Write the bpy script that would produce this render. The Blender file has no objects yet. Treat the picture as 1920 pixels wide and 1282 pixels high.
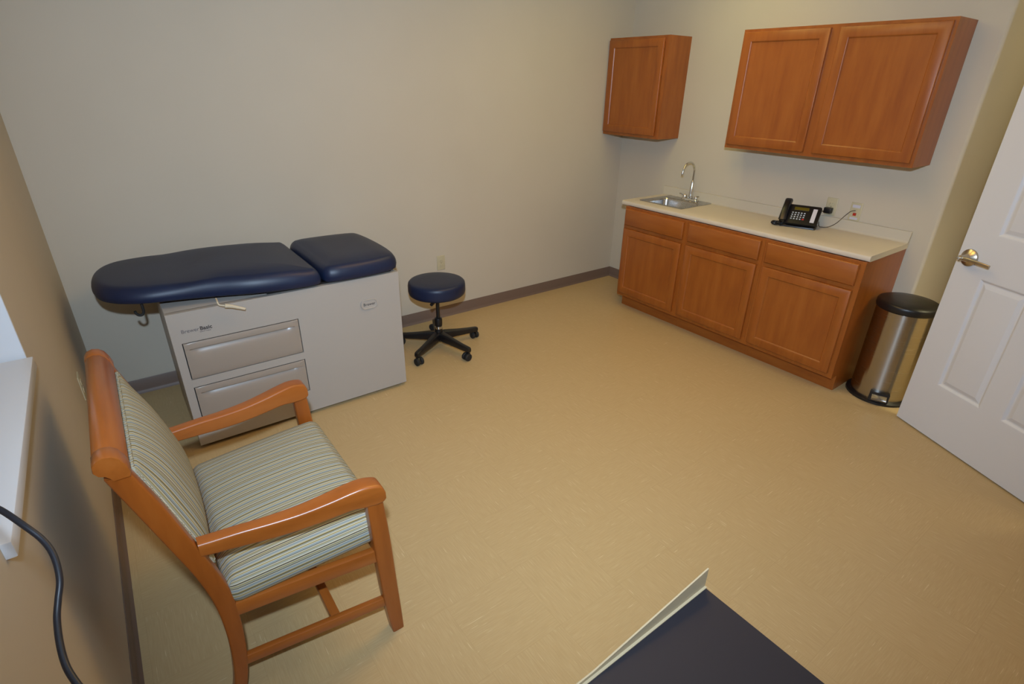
import bpy, bmesh, math, random
from mathutils import Vector, Matrix
random.seed(7)
sc = bpy.context.scene
COL = sc.collection
PI = math.pi

# ------------------------------------------------------------------ materials
def lin(r, g, b):
    f = lambda c: (c/255/12.92) if c/255 <= .04045 else ((c/255+.055)/1.055)**2.4
    return (f(r), f(g), f(b), 1)

def mat(name, rgb, rough=.5, metal=0., spec=.5, coat=0., coat_rough=.1):
    m = bpy.data.materials.new(name); m.use_nodes = True
    p = m.node_tree.nodes['Principled BSDF']
    p.inputs['Base Color'].default_value = lin(*rgb)
    p.inputs['Roughness'].default_value = rough
    p.inputs['Metallic'].default_value = metal
    p.inputs['Specular IOR Level'].default_value = spec
    p.inputs['Coat Weight'].default_value = coat
    p.inputs['Coat Roughness'].default_value = coat_rough
    return m

class G:                                            # small node-graph helper
    def __init__(s, m):
        s.t = m.node_tree; s.p = s.t.nodes['Principled BSDF']
    def n(s, typ, ins=None, **kw):
        o = s.t.nodes.new(typ)
        for k, v in kw.items(): setattr(o, k, v)
        for k, v in (ins or {}).items():
            if isinstance(v, bpy.types.NodeSocket): s.t.links.new(v, o.inputs[k])
            else: o.inputs[k].default_value = v
        return o
    def math(s, op, a, b=0.): return s.n('ShaderNodeMath', {0: a, 1: b}, operation=op).outputs[0]
    def obj(s, scale=(1, 1, 1), rot=(0, 0, 0)):
        c = s.n('ShaderNodeTexCoord')
        return s.n('ShaderNodeMapping', {'Vector': c.outputs['Object'], 'Scale': scale, 'Rotation': rot}).outputs[0]
    def noise(s, vec, scale, detail=3., rough=.5):
        return s.n('ShaderNodeTexNoise', {'Vector': vec, 'Scale': scale, 'Detail': detail, 'Roughness': rough}).outputs['Fac']
    def ramp(s, fac, stops, interp='LINEAR'):
        r = s.n('ShaderNodeValToRGB', {'Fac': fac}); cr = r.color_ramp; cr.interpolation = interp
        while len(cr.elements) < len(stops): cr.elements.new(.5)
        for e, (pos, c) in zip(cr.elements, stops): e.position = pos; e.color = c
        return r.outputs['Color']
    def mix(s, fac, a, b, mode='MIX'):
        x = s.n('ShaderNodeMix', data_type='RGBA', blend_type=mode)
        for i, v in ((0, fac), (6, a), (7, b)):
            if isinstance(v, bpy.types.NodeSocket): s.t.links.new(v, x.inputs[i])
            else: x.inputs[i].default_value = v
        return x.outputs[2]
    def bump(s, h, strength=.1, dist=.001):
        b = s.n('ShaderNodeBump', {'Height': h, 'Strength': strength, 'Distance': dist})
        s.t.links.new(b.outputs[0], s.p.inputs['Normal'])
    def col(s, c): s.t.links.new(c, s.p.inputs['Base Color'])
    def rough(s, c): s.t.links.new(c, s.p.inputs['Roughness'])

def wall_mat():
    m = mat('painted_wall', (194, 185, 168), .75, spec=.3); g = G(m)
    v = g.obj()
    c = g.ramp(g.noise(v, 1.3), [(.3, lin(192, 182, 165)), (.7, lin(197, 187, 170))]); g.col(c)
    g.bump(g.noise(v, 260., 2.), .06, .0006); return m

def floor_mat():
    m = mat('vinyl_tile', (200, 172, 122), .42, spec=.4); g = G(m)
    v = g.obj()
    a = g.noise(g.obj((14, 240, 1)), 1., 2.)       # streaks along x
    b = g.noise(g.obj((240, 14, 1)), 1., 2.)       # streaks along y
    chk = g.n('ShaderNodeTexChecker', {'Vector': v, 'Scale': 1/.3048}).outputs['Fac']
    st = g.n('ShaderNodeMix', {0: chk, 2: a, 3: b}, data_type='FLOAT').outputs[0]
    base = g.ramp(st, [(.25, lin(183, 156, 112)), (.5, lin(188, 161, 117)), (.75, lin(194, 168, 125))])
    big = g.noise(v, 2.2, 3.)
    base = g.mix(g.math('MULTIPLY', big, .22), base, lin(177, 151, 98))
    # sparse pale dashes
    d1 = g.noise(g.obj((9, 150, 1)), 1.3, 1.); d2 = g.noise(g.obj((150, 9, 1)), 1.3, 1.)
    dd = g.n('ShaderNodeMix', {0: chk, 2: d1, 3: d2}, data_type='FLOAT').outputs[0]
    k = g.ramp(dd, [(.70, (0, 0, 0, 1)), (.76, (.75, .75, .75, 1))])
    base = g.mix(k, base, lin(214, 195, 152))
    # hairline tile joints
    br = g.n('ShaderNodeTexBrick', {'Vector': v, 'Scale': 1., 'Mortar Size': .0008, 'Brick Width': .3048, 'Row Height': .3048,
             'Color1': (1, 1, 1, 1), 'Color2': (1, 1, 1, 1), 'Mortar': (0, 0, 0, 1)}, offset=0.)
    jm = g.math('SUBTRACT', 1., br.outputs['Fac'])
    base = g.mix(g.math('MULTIPLY', br.outputs['Fac'], .22), base, lin(150, 124, 80))
    g.col(base); g.rough(g.math('ADD', g.math('MULTIPLY', big, .16), .36))
    g.bump(g.noise(v, 60., 3.), .04, .001); return m

def wood_mat(name, a, b, c, axis='z', rough=.38, coat=.25):
    m = mat(name, b, rough, coat=coat, coat_rough=.3); g = G(m)
    sc_ = {'z': (9, 9, 1.1), 'x': (1.1, 9, 9), 'y': (9, 1.1, 9)}[axis]
    f = g.noise(g.obj(sc_), 2.2, 5., .6)
    fine = g.noise(g.obj(tuple(12*q for q in sc_)), 2., 3., .6)
    blot = g.noise(g.obj((3, 3, 3)), 2.5, 2.)
    col_ = g.ramp(f, [(.28, lin(*a)), (.52, lin(*b)), (.78, lin(*c))])
    col_ = g.mix(g.math('MULTIPLY', fine, .22), col_, lin(*a))
    col_ = g.mix(g.math('MULTIPLY', blot, .30), col_, lin(*a))
    g.col(col_); g.bump(fine, .03, .0005); return m

def stripe_mat():
    m = mat('striped_fabric', (150, 145, 122), .85, spec=.2); g = G(m)
    uv = g.n('ShaderNodeTexCoord').outputs['UV']
    s = g.n('ShaderNodeSeparateXYZ', {0: uv}).outputs
    x = g.math('MULTIPLY', s[0], 1/.074)
    fr = g.math('FRACT', x)
    A = lin(178, 171, 152); O = lin(150, 131, 62); B = lin(138, 148, 148); K = lin(84, 71, 46); W = lin(202, 194, 172); S = lin(152, 150, 132)
    st = [(0, K), (.05, W), (.09, S), (.17, O), (.205, A), (.27, K), (.30, B), (.38, A), (.43, O), (.475, W), (.51, S), (.58, K), (.615, O), (.645, A),
          (.71, B), (.80, W), (.83, K), (.86, S), (.92, O), (.955, A)]
    c = g.ramp(fr, st, 'CONSTANT')
    wv = g.n('ShaderNodeTexWave', {'Vector': g.n('ShaderNodeMapping', {'Vector': uv, 'Scale': (1, 1, 1)}).outputs[0], 'Scale': 150., 'Distortion': 2., 'Detail': 1.}, bands_direction='Y').outputs['Fac']
    c = g.mix(g.math('MULTIPLY', wv, .16), c, lin(140, 134, 112))
    g.col(c)
    g.bump(g.noise(uv, 900., 2.), .25, .0006); return m

def vinyl_mat():
    m = mat('navy_vinyl', (24, 34, 62), .42, spec=.42); g = G(m)
    v = g.obj()
    g.bump(g.noise(v, 420., 2.), .12, .0005)
    g.col(g.ramp(g.noise(v, 5.), [(.3, lin(21, 31, 57)), (.7, lin(25, 37, 66))])); return m

def steel_mat(name, rgb, rough, axis=None):
    m = mat(name, rgb, rough, 1.); g = G(m)
    if axis:
        sc_ = {'z': (400, 400, 3), 'x': (3, 400, 400), 'ring': (6, 6, 600)}[axis]
        f = g.noise(g.obj(sc_), 1., 2.)
        g.rough(g.math('ADD', g.math('MULTIPLY', f, .16), rough-.06))
    return m

M = {}
M['wall'] = wall_mat(); M['floor'] = floor_mat()
M['ceiling'] = mat('ceiling_tile', (225, 222, 214), .9)
M['cab'] = wood_mat('cabinet_maple', (138, 70, 18), (156, 86, 26), (168, 98, 36))
M['cab_h'] = wood_mat('cabinet_maple_rail', (138, 70, 18), (156, 86, 26), (168, 98, 36), 'y')
M['chairwood'] = wood_mat('chair_wood', (142, 74, 22), (164, 90, 32), (176, 102, 42), 'x', .34, .3)
M['chairwood_z'] = wood_mat('chair_wood_upright', (136, 68, 18), (156, 82, 26), (168, 95, 36), 'z', .34, .3)
M['chairwood_y'] = wood_mat('chair_wood_crest', (142, 74, 22), (164, 90, 32), (176, 102, 42), 'y', .34, .3)
M['stripe'] = stripe_mat(); M['vinyl'] = vinyl_mat()
M['base'] = mat('cove_base', (112, 92, 80), .5)
M['white'] = mat('white_trim', (206, 205, 206), .45)
M['doorwhite'] = mat('white_door', (211, 210, 213), .42)
M['tablewhite'] = mat('table_enamel', (171, 163, 154), .38)
M['drawer'] = mat('taupe_plastic', (156, 143, 130), .30)
M['gap'] = mat('gap_shade', (22, 20, 22), .7)  # near-black colour for the shade in the drawer gaps
M['black'] = mat('black_plastic', (22, 21, 23), .35)
M['blackmat'] = mat('black_satin', (16, 16, 18), .5)
M['rubber'] = mat('black_rubber', (28, 27, 27), .7)
M['steel'] = steel_mat('brushed_steel', (176, 170, 162), .22, 'ring')
M['sink'] = steel_mat('sink_steel', (190, 190, 190), .24, 'x')
_p = M['steel'].node_tree.nodes['Principled BSDF']; _p.inputs['Anisotropic'].default_value = .88; _p.inputs['Anisotropic Rotation'].default_value = .25
_t = M['steel'].node_tree.nodes.new('ShaderNodeTangent'); _t.direction_type = 'RADIAL'; _t.axis = 'Z'; M['steel'].node_tree.links.new(_t.outputs[0], _p.inputs['Tangent'])
M['chrome'] = steel_mat('chrome', (215, 214, 210), .12)
M['nickel'] = steel_mat('satin_nickel', (190, 178, 158), .28)
M['laminate'] = mat('laminate_top', (206, 194, 176), .4)
M['ivory'] = mat('ivory_plate', (190, 180, 150), .4)
M['plate_grey'] = mat('plate_slot', (120, 112, 92), .6)
M['splash'] = mat('laminate_splash', (190, 181, 165), .4)
M['desktop'] = mat('desk_black', (27, 24, 32), .6)
M['deskwhite'] = mat('desk_lip', (178, 160, 128), .5)
M['lcd'] = mat('lcd', (98, 86, 28), .25)
M['key'] = mat('keys', (196, 200, 208), .4)
M['red'] = mat('red_key', (196, 40, 30), .4)
M['redport'] = mat('red_port', (170, 40, 20), .5)
M['bluelabel'] = mat('label_lavender', (196, 194, 208), .5)
M['paper'] = mat('paper_strip', (214, 210, 220), .5)
M['ink'] = mat('logo_ink', (52, 48, 50), .6)
M['ink2'] = mat('logo_ink_light', (98, 92, 94), .6)
M['cream'] = mat('cream_grip', (200, 186, 160), .5)
M['cable'] = mat('black_cable', (20, 21, 28), .4)
M['cord'] = mat('brown_cord', (46, 36, 28), .5)

def emis(name, rgb, s):
    m = bpy.data.materials.new(name); m.use_nodes = True; nt = m.node_tree
    nt.nodes.clear(); e = nt.nodes.new('ShaderNodeEmission'); o = nt.nodes.new('ShaderNodeOutputMaterial')
    e.inputs[0].default_value = (*rgb, 1); e.inputs[1].default_value = s
    nt.links.new(e.outputs[0], o.inputs[0]); return m
def glass_mat():
    m = bpy.data.materials.new('window_glass'); m.use_nodes = True; nt = m.node_tree
    nt.nodes.clear(); o = nt.nodes.new('ShaderNodeOutputMaterial')
    a = nt.nodes.new('ShaderNodeBsdfTransparent'); b = nt.nodes.new('ShaderNodeBsdfGlossy'); b.inputs['Roughness'].default_value = .02
    f = nt.nodes.new('ShaderNodeFresnel'); x = nt.nodes.new('ShaderNodeMixShader')
    nt.links.new(f.outputs[0], x.inputs[0]); nt.links.new(a.outputs[0], x.inputs[1]); nt.links.new(b.outputs[0], x.inputs[2])
    nt.links.new(x.outputs[0], o.inputs[0]); return m
M['glass'] = glass_mat()

# ------------------------------------------------------------------ mesh helpers (world coordinates in, object-local out)
def world_loc(o):
    v = Vector(o.location)
    while o.parent: o = o.parent; v += Vector(o.location)
    return v

def thing(name, label, cat, loc=(0, 0, 0), group=None):
    o = bpy.data.objects.new(name, None); COL.objects.link(o); o.location = loc
    o.empty_display_size = .05
    o['label'] = label; o['category'] = cat
    if group: o['group'] = group
    return o

def emit(name, bm, m, parent=None, loc=None, sharp=35, label=None):
    """link a bmesh given in world coordinates as ONE mesh object"""
    if loc is None: loc = (0, 0, 0) if parent is None else world_loc(parent)
    bm.normal_update()
    me = bpy.data.meshes.new(name); 
    bmesh.ops.translate(bm, verts=bm.verts, vec=-Vector(loc))
    bm.to_mesh(me); bm.free()
    for ma in (m if isinstance(m, (list, tuple)) else [m]): me.materials.append(ma)
    for p in me.polygons: p.use_smooth = True
    me.set_sharp_from_angle(angle=math.radians(sharp))
    o = bpy.data.objects.new(name, me); COL.objects.link(o)
    if parent:
        o.parent = parent; o.location = Vector(loc)-world_loc(parent)
    else: o.location = loc
    if label: o['label'] = label
    return o

def struct(name, bm, m, parent=None, loc=None):
    o = emit(name, bm, m, parent, loc)
    if parent is None: o['kind'] = 'structure'
    return o

def tag(o, label, cat, group=None):
    o['label'] = label; o['category'] = cat
    if group: o['group'] = group
    return o

def add_box(bm, x0, x1, y0, y1, z0, z1, bev=0., seg=2, mi=0):
    r = bmesh.ops.create_cube(bm, size=1.)
    vs = r['verts']
    for v in vs:
        v.co = Vector(((x0+x1)/2+v.co.x*(x1-x0), (y0+y1)/2+v.co.y*(y1-y0), (z0+z1)/2+v.co.z*(z1-z0)))
    fs = list({f for v in vs for f in v.link_faces})
    for f in fs: f.material_index = mi
    if bev:
        es = list({e for v in vs for e in v.link_edges})
        q = bmesh.ops.bevel(bm, geom=es, offset=bev, segments=seg, profile=.5, affect='EDGES')
        for f in q['faces']: f.material_index = mi
    return bm

def box(x0, x1, y0, y1, z0, z1, bev=0., seg=2):
    return add_box(bmesh.new(), x0, x1, y0, y1, z0, z1, bev, seg)

def loft(bm, rings, close=True, cap=True, mi=0, uvs=None):
    """skin a list of equal-length point rings"""
    vv = [[bm.verts.new(p) for p in r] for r in rings]
    n = len(rings[0]); fs = []
    for a, b in zip(vv, vv[1:]):
        for i in range(n if close else n-1):
            j = (i+1) % n
            fs.append(bm.faces.new((a[i], a[j], b[j], b[i])))
    if cap and close:
        fs.append(bm.faces.new(list(reversed(vv[0])))); fs.append(bm.faces.new(vv[-1]))
    for f in fs: f.material_index = mi
    return fs

def fix(bm):
    bmesh.ops.recalc_face_normals(bm, faces=bm.faces); return bm

def catmull(pts, n=8):
    pts = [Vector(p) for p in pts]; out = []
    P = [2*pts[0]-pts[1]]+pts+[2*pts[-1]-pts[-2]]
    for i in range(1, len(P)-2):
        a, b, c, d = P[i-1:i+3]
        for k in range(n):
            t = k/n
            out.append(.5*((2*b)+(c-a)*t+(2*a-5*b+4*c-d)*t*t+(3*b-a-3*c+d)*t**3))
    out.append(pts[-1]); return out

def add_tube(bm, pts, r, seg=10, smooth=True, mi=0, n=6):
    pts = catmull(pts, n) if smooth and len(pts) > 2 else [Vector(p) for p in pts]
    rad = r if callable(r) else (lambda t: r)
    T = [(pts[min(i+1, len(pts)-1)]-pts[max(i-1, 0)]).normalized() for i in range(len(pts))]
    u = T[0].orthogonal().normalized(); rings = []
    for i, p in enumerate(pts):
        u = (u-T[i]*u.dot(T[i])).normalized(); w = T[i].cross(u)
        R = rad(i/(len(pts)-1))
        rings.append([p+u*R*math.cos(2*PI*k/seg)+w*R*math.sin(2*PI*k/seg) for k in range(seg)])
    loft(bm, rings, mi=mi); return bm
def tube(pts, r, seg=10, smooth=True, n=6): return fix(add_tube(bmesh.new(), pts, r, seg, smooth, n=n))

def add_lathe(bm, prof, c, seg=40, axis=None, mi=0, sq=None):
    """profile [(r, h)] about axis through c (default z)"""
    ax = Vector(axis or (0, 0, 1)).normalized(); u = ax.orthogonal().normalized()
    if axis is None: u = Vector((1, 0, 0))
    w = ax.cross(u); c = Vector(c); rings = []
    for r, h in prof:
        rings.append([c+ax*h+(u*math.cos(2*PI*k/seg)+w*math.sin(2*PI*k/seg))*max(r, 1e-5) for k in range(seg)])
    loft(bm, rings, mi=mi); return bm
def lathe(prof, c, seg=40, axis=None): return fix(add_lathe(bmesh.new(), prof, c, seg, axis))

def add_prism(bm, prof, f0, f1, mi=0):
    """2-D profile mapped by f0 and f1 to its two end faces"""
    loft(bm, [[f0(p) for p in prof], [f1(p) for p in prof]], mi=mi); return bm

def rrect(w, h, r, n=5):
    """rounded rectangle centred on the origin"""
    o = []
    for cx, cy, a in ((w/2-r, h/2-r, 0), (-w/2+r, h/2-r, 90), (-w/2+r, -h/2+r, 180), (w/2-r, -h/2+r, 270)):
        for k in range(n+1):
            t = math.radians(a+90*k/n); o.append((cx+r*math.cos(t), cy+r*math.sin(t)))
    return o

def ring_panel(bm, f, u0, u1, v0, v1, steps, back=None, mi=0, fill=True):
    """nested rectangles: steps = [(inset, w)] ; f(u, v, w) -> point"""
    rings = []
    for ins, w in steps:
        rings.append([f(u0+ins, v0+ins, w), f(u1-ins, v0+ins, w), f(u1-ins, v1-ins, w), f(u0+ins, v1-ins, w)])
    vv = [[bm.verts.new(p) for p in r] for r in rings]
    for a, b in zip(vv, vv[1:]):
        for i in range(4): bm.faces.new((a[i], a[(i+1) % 4], b[(i+1) % 4], b[i]))
    if fill: bm.faces.new(vv[-1])
    return vv

# ------------------------------------------------------------------ room
XL = -4.3075; YR = -2.6151; HC = 2.74; YF = -4.10; YD = -3.74; XD = -1.30; XE = 1.25; BB = .0935
T_ = .12
struct('floor', box(XL-T_, XE+T_, -5.3, T_, -.1, 0), M['floor'])
struct('ceiling', box(XL-T_, XE+T_, -5.3, T_, HC, HC+.1), M['ceiling'])
struct('wall_back', box(XL-T_, T_, 0, T_, 0, HC), M['wall'])
# right wall ends in a rounded outside corner and returns into the entry recess
bm = bmesh.new(); rr = .02
prof = [(0, T_-.12)] + [(rr-rr*math.cos(math.radians(a)), YR+rr-rr*math.sin(math.radians(a))) for a in range(0, 91, 15)] + [(XE, YR), (XE, YR+.14), (.14, YR+.14), (.14, 0)]
loft(bm, [[Vector((x, y, z)) for x, y in prof] for z in (0, HC)])
struct('wall_right', fix(bm), M['wall'])
struct('wall_recess', box(XE, XE+T_, -5.3, YR+.14, 0, HC), M['wall'])
bm = bmesh.new(); WY0, WY1, WZ0, WZ1 = -2.60, -1.715, 1.018, 2.20
for a in ((YF-T_, WY0, 0, HC), (WY1, T_, 0, HC), (WY0, WY1, 0, WZ0), (WY0, WY1, WZ1, HC)):
    add_box(bm, XL-.2, XL, a[0], a[1], a[2], a[3])
struct('wall_left', bm, M['wall'])
bm = bmesh.new()
add_box(bm, XL-T_, XD+.0, YF-T_, YF, 0, HC); add_box(bm, XD, XD+T_, YF-T_, YD, 0, HC)
add_box(bm, XD+T_, -.925, YD-T_, YD, 0, HC); add_box(bm, .075, XE, YD-T_, YD, 0, HC); add_box(bm, -.925, .075, YD-T_, YD, 2.08, HC)
struct('wall_front', bm, M['wall'])
struct('wall_hall', box(XD, XE, -5.3-T_, -5.3, 0, HC), M['wall'])
bm = bmesh.new(); add_box(bm, XD, XD+T_, -5.3, YF-T_, 0, HC)
struct('wall_hallside', bm, M['wall'])
# window: returns, frame, sash, pane
wr = thing('window_1', 'white framed window set into the left wall', 'window', (XL, -2.16, WZ0)); wr['kind'] = 'structure'
del wr['label']; del wr['category']
bm = bmesh.new()
add_box(bm, XL-.195, XL-.0005, WY1-.006, WY1, WZ0, WZ1); add_box(bm, XL-.195, XL-.0005, WY0, WY0+.006, WZ0, WZ1); add_box(bm, XL-.195, XL-.0005, WY0+.006, WY1-.006, WZ1-.006, WZ1)
emit('window_jamb', bm, M['white'], wr)
bm = bmesh.new(); xw0, xw1 = XL-.18, XL-.125
for y0, y1, z0, z1 in ((WY0, WY0+.05, WZ0, WZ1), (WY1-.05, WY1, WZ0, WZ1), (WY0+.05, WY1-.05, WZ0, WZ0+.06), (WY0+.05, WY1-.05, WZ1-.05, WZ1), (WY0+.05, WY1-.05, 1.60, 1.64)):
    add_box(bm, xw0, xw1, y0, y1, z0, z1, .004)
emit('window_frame', bm, M['white'], wr)
emit('window_pane', box(XL-.155, XL-.152, WY0+.04, WY1-.04, WZ0+.05, WZ1-.04), M['glass'], wr)
bm = bmesh.new()
add_box(bm, XL-.13, XL+.017, -2.605, -1.735, WZ0-.014, 1.040, .003)
emit('window_sill', bm, M['white'], wr)

# cove base
def cove(name, p0, p1, nrm):
    p0 = Vector((*p0, 0)); p1 = Vector((*p1, 0)); n = Vector((*nrm, 0))
    prof = [(0, 0), (.016, 0), (.013, .004), (.006, .013), (.004, .022), (.004, BB-.003), (.002, BB), (0, BB)]
    bm = bmesh.new(); add_prism(bm, prof, lambda q: p0+n*q[0]+Vector((0, 0, q[1])), lambda q: p1+n*q[0]+Vector((0, 0, q[1])))
    struct(name, fix(bm), M['base'])
cove('baseboard_back', (XL, -.0005), (0, -.0005), (0, -1))
cove('baseboard_left', (XL+.0005, 0), (XL+.0005, YF), (1, 0))
cove('baseboard_right', (-.0005, 0), (-.0005, YR+.02), (-1, 0))
cove('baseboard_recess', (.02, YR-.0005), (XE, YR-.0005), (0, -1))
cove('baseboard_front', (XL, YF+.0005), (XD, YF+.0005), (0, 1))

# ------------------------------------------------------------------ base cabinets
FX = -.5575; Y0, Y1 = -.6310, -2.496; FH = .878; TK = .118
W3 = (Y0-Y1)/3
def shaker(fx, ya, yb, za, zb, th=.019):
    """door frame ring + recessed panel as two bmeshes; outward is -x; ya > yb"""
    f = lambda u, v, w: Vector((fx-w, -u, v))
    u0, u1 = -ya, -yb
    fr = bmesh.new()
    vv = ring_panel(fr, f, u0, u1, za, zb, [(.075, .0), (0, 0), (0, th-.004), (.0015, th-.0015), (.004, th), (.054, th), (.056, th-.001), (.060, th-.006), (.0615, th-.0075), (.0615, .006)], fill=False)
    pn = bmesh.new()
    add_box(pn, fx-(th-.009), fx-.001, yb+.060, ya-.060, za+.060, zb-.060)
    return fix(fr), pn

cab_lab = ['maple base cabinet under the sink with one false drawer and one door',
           'middle maple base cabinet between the sink cabinet and the end cabinet',
           'maple base cabinet at the open end of the counter beside the steel bin']
doors_y = [((-.632, -1.219), (-.626, -1.217)), ((-1.266, -1.853), (-1.272, -1.848)), ((-1.914, -2.466), (-1.914, -2.466))]
for i in range(3):
    ya, yb = Y0-i*W3-.0004, Y0-(i+1)*W3+.0004
    t = thing('base_cabinet', cab_lab[i], 'cabinet', (-.28, (ya+yb)/2, 0), 'maple base cabinets under the countertop')
    bm = bmesh.new()
    zt = .11
    for y in (ya, yb):                                  # sides, notched at the toe
        s = -1 if y == ya else 1
        a, b = sorted((y, y+s*.018))
        add_box(bm, FX+.076, -.001, a, b, 0, FH); add_box(bm, FX+.019, FX+.076, a, b, zt, FH)
    add_box(bm, FX+.019, -.001, yb+.018, ya-.018, zt, zt+.018)
    add_box(bm, -.012, -.001, yb+.018, ya-.018, zt+.018, FH)
    emit('carcass', bm, M['cab'], t)
    ff = bmesh.new(); sw = .038
    for y in (ya, yb):
        s = -1 if y == ya else 1
        a, b = sorted((y, y+s*sw)); add_box(ff, FX, FX+.019, a, b, zt, FH)
    for z0, z1 in ((zt, zt+.04), (.700, .738), (FH-.03, FH)): add_box(ff, FX, FX+.019, yb+sw, ya-sw, z0, z1)
    emit('face_frame', ff, M['cab'], t)
    emit('toe_kick', box(FX+.076, FX+.088, yb+.018, ya-.018, 0, zt), M['cab_h'], t)
    m1 = ya-.012 if i == 0 else ya-.018; m2 = yb+.026 if i < 2 else yb+.030
    if i: m1 = ya-.020
    dr = bmesh.new(); f = lambda u, v, w: Vector((FX-w, -u, v))
    ring_panel(dr, f, -m1, -m2, .728, .862, [(.03, 0), (0, 0), (0, .012), (.003, .0165), (.008, .019)])
    emit('drawer_front', fix(dr), M['cab_h'], t)
    fr, pn = shaker(FX, m1, m2, .140, .699)
    d = emit('door', fr, M['cab'], t); emit('door_panel', pn, M['cab'], d)

# countertop with cut-out for the sink
CX = -.540; CYa, CYb = -.566, -2.500; CT = .9137; CB = FH
SX0, SX1, SY0, SY1 = -.405, -.120, -1.045, -.675         # cut-out
ct = thing('countertop', 'cream laminate countertop with low backsplash over the base cabinets', 'countertop', (-.27, -1.53, CB))
bm = bmesh.new()
def slab(x0, x1, y0, y1): add_box(bm, x0, x1, y0, y1, CB+.0005, CT)
# front strip with rounded nose
nose = [(CX+.012, CB+.0005), (CX+.003, CB+.004), (CX, CB+.012), (CX, CT-.012), (CX+.004, CT-.004), (CX+.012, CT), (SX0, CT), (SX0, CB+.0005)]
add_prism(bm, nose, lambda q: Vector((q[0], CYa, q[1])), lambda q: Vector((q[0], CYb, q[1])))
slab(SX0, SX1, SY1, CYa); slab(SX0, SX1, CYb, SY0); slab(SX1, -.001, CYb, CYa)
emit('worktop', fix(bm), M['laminate'], ct)
bm = bmesh.new(); bs = [(-.001, CT), (-.034, CT), (-.026, CT+.005), (-.022, CT+.014), (-.020, .975), (-.016, .984), (-.001, .984)]
add_prism(bm, bs, lambda q: Vector((q[0], CYa, q[1])), lambda q: Vector((q[0], CYb, q[1])))
emit('backsplash', fix(bm), M['splash'], ct)

# sink
sk = thing('sink', 'stainless steel drop-in sink at the left end of the countertop', 'sink', (-.25, -.86, CT))
bm = bmesh.new()
cx, cy = -.228, -.862
def rr3(w, h, r, z, ox=0): return [Vector((cx+ox+a, cy+b, z)) for a, b in rrect(w, h, r, 6)]
bw, bh, box_ = .262, .345, -.037
rings = [rr3(.398, .424, .012, CT+.0005), rr3(.402, .428, .014, CT+.003), rr3(.396, .422, .012, CT+.0055), rr3(.384, .410, .012, CT+.004)]
rings += [rr3(bw+.016, bh+.016, .045, CT+.004, box_), rr3(bw+.004, bh+.004, .042, CT+.001, box_), rr3(bw-.004, bh-.004, .04, CT-.012, box_),
          rr3(bw-.022, bh-.022, .04, CT-.125, box_), rr3(bw-.05, bh-.05, .035, CT-.148, box_), rr3(bw-.10, bh-.10, .03, CT-.153, box_)]
loft(bm, rings, cap=False); bm.faces.new([v for v in list(bm.verts)[-len(rings[0]):]])
emit('basin', fix(bm), M['sink'], sk, sharp=50)
emit('drain', lathe([(0, .0015), (.018, .0015), (.022, .004), (.04, .004), (.043, .0005)], (cx+box_, cy, CT-.153), 28), M['chrome'], sk)

fc = thing('faucet', 'chrome gooseneck faucet standing behind the sink', 'faucet', (-.066, -.885, CT+.004))
fx, fy, fz = -.066, -.885, CT+.0042
bm = bmesh.new()
loft(bm, [[Vector((fx+a, fy+b, fz+z)) for a, b in rrect(.05*s, .165*s, .024*s, 6)] for z, s in ((0, 1), (.008, 1), (.014, .9), (.015, .7))])
emit('deck_plate', fix(bm), M['chrome'], fc)
emit('body', lathe([(.021, .012), (.022, .03), (.019, .045), (.0165, .06), (.013, .15), (.0095, .158), (.0085, .16)], (fx, fy, fz), 24), M['chrome'], fc)
sp = [(fx, fy, fz+.155), (fx, fy, fz+.20), (fx, fy, fz+.225)]
R = .074
for a in range(10, 171, 16): sp.append((fx-R+R*math.cos(math.radians(a)), fy+.0, fz+.232+R*math.sin(math.radians(a))))
sp += [(fx-2*R-.002, fy, fz+.232)]
emit('spout', tube(sp, .0078, 14), M['chrome'], fc)
emit('aerator', lathe([(.0095, 0), (.0105, .004), (.0105, .022), (.008, .026)], (fx-2*R-.002, fy, fz+.212), 18), M['chrome'], fc)
for s in (-1, 1):
    h = bmesh.new(); y = fy+s*.055
    add_lathe(h, [(.017, .012), (.017, .03), (.013, .038), (0, .040)], (fx, y, fz), 20)
    add_tube(h, [(fx, y, fz+.034), (fx-.012, y+s*.02, fz+.040), (fx-.02, y+s*.042, fz+.044)], lambda q: .0065-.002*q, 10)
    emit('handle', fix(h), M['chrome'], fc)

# ------------------------------------------------------------------ wall cabinets
UX = -.262; UB, UT = 1.3804, 2.127
def wall_cabinet(ya, yb, doors, label):
    t = thing('wall_cabinet', label, 'cabinet', (0, (ya+yb)/2, UB), 'maple wall cabinets')
    bm = bmesh.new(); s = .016
    add_box(bm, UX+.019, -.0008, ya-s, ya, UB, UT); add_box(bm, UX+.019, -.0008, yb, yb+s, UB, UT)
    for z in (UB+.012, UT-.016-.002): add_box(bm, UX+.019, -.0008, yb+s, ya-s, z, z+.016)
    add_box(bm, -.008, -.0008, yb+s, ya-s, UB+.028, UT-.018)
    emit('carcass', bm, M['cab'], t)
    ff = bmesh.new(); sw = .036
    add_box(ff, UX, UX+.019, ya-sw, ya, UB, UT); add_box(ff, UX, UX+.019, yb, yb+sw, UB, UT)
    add_box(ff, UX, UX+.019, yb+sw, ya-sw, UB, UB+.04); add_box(ff, UX, UX+.019, yb+sw, ya-sw, UT-.04, UT)
    if len(doors) > 1: add_box(ff, UX, UX+.019, (ya+yb)/2-.036, (ya+yb)/2+.036, UB+.04, UT-.04)
    emit('face_frame', ff, M['cab'], t)
    for a, b in doors:
        fr, pn = shaker(UX, a, b, 1.404, 2.110)
        d = emit('door', fr, M['cab'], t); emit('door_panel', pn, M['cab'], d)
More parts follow.
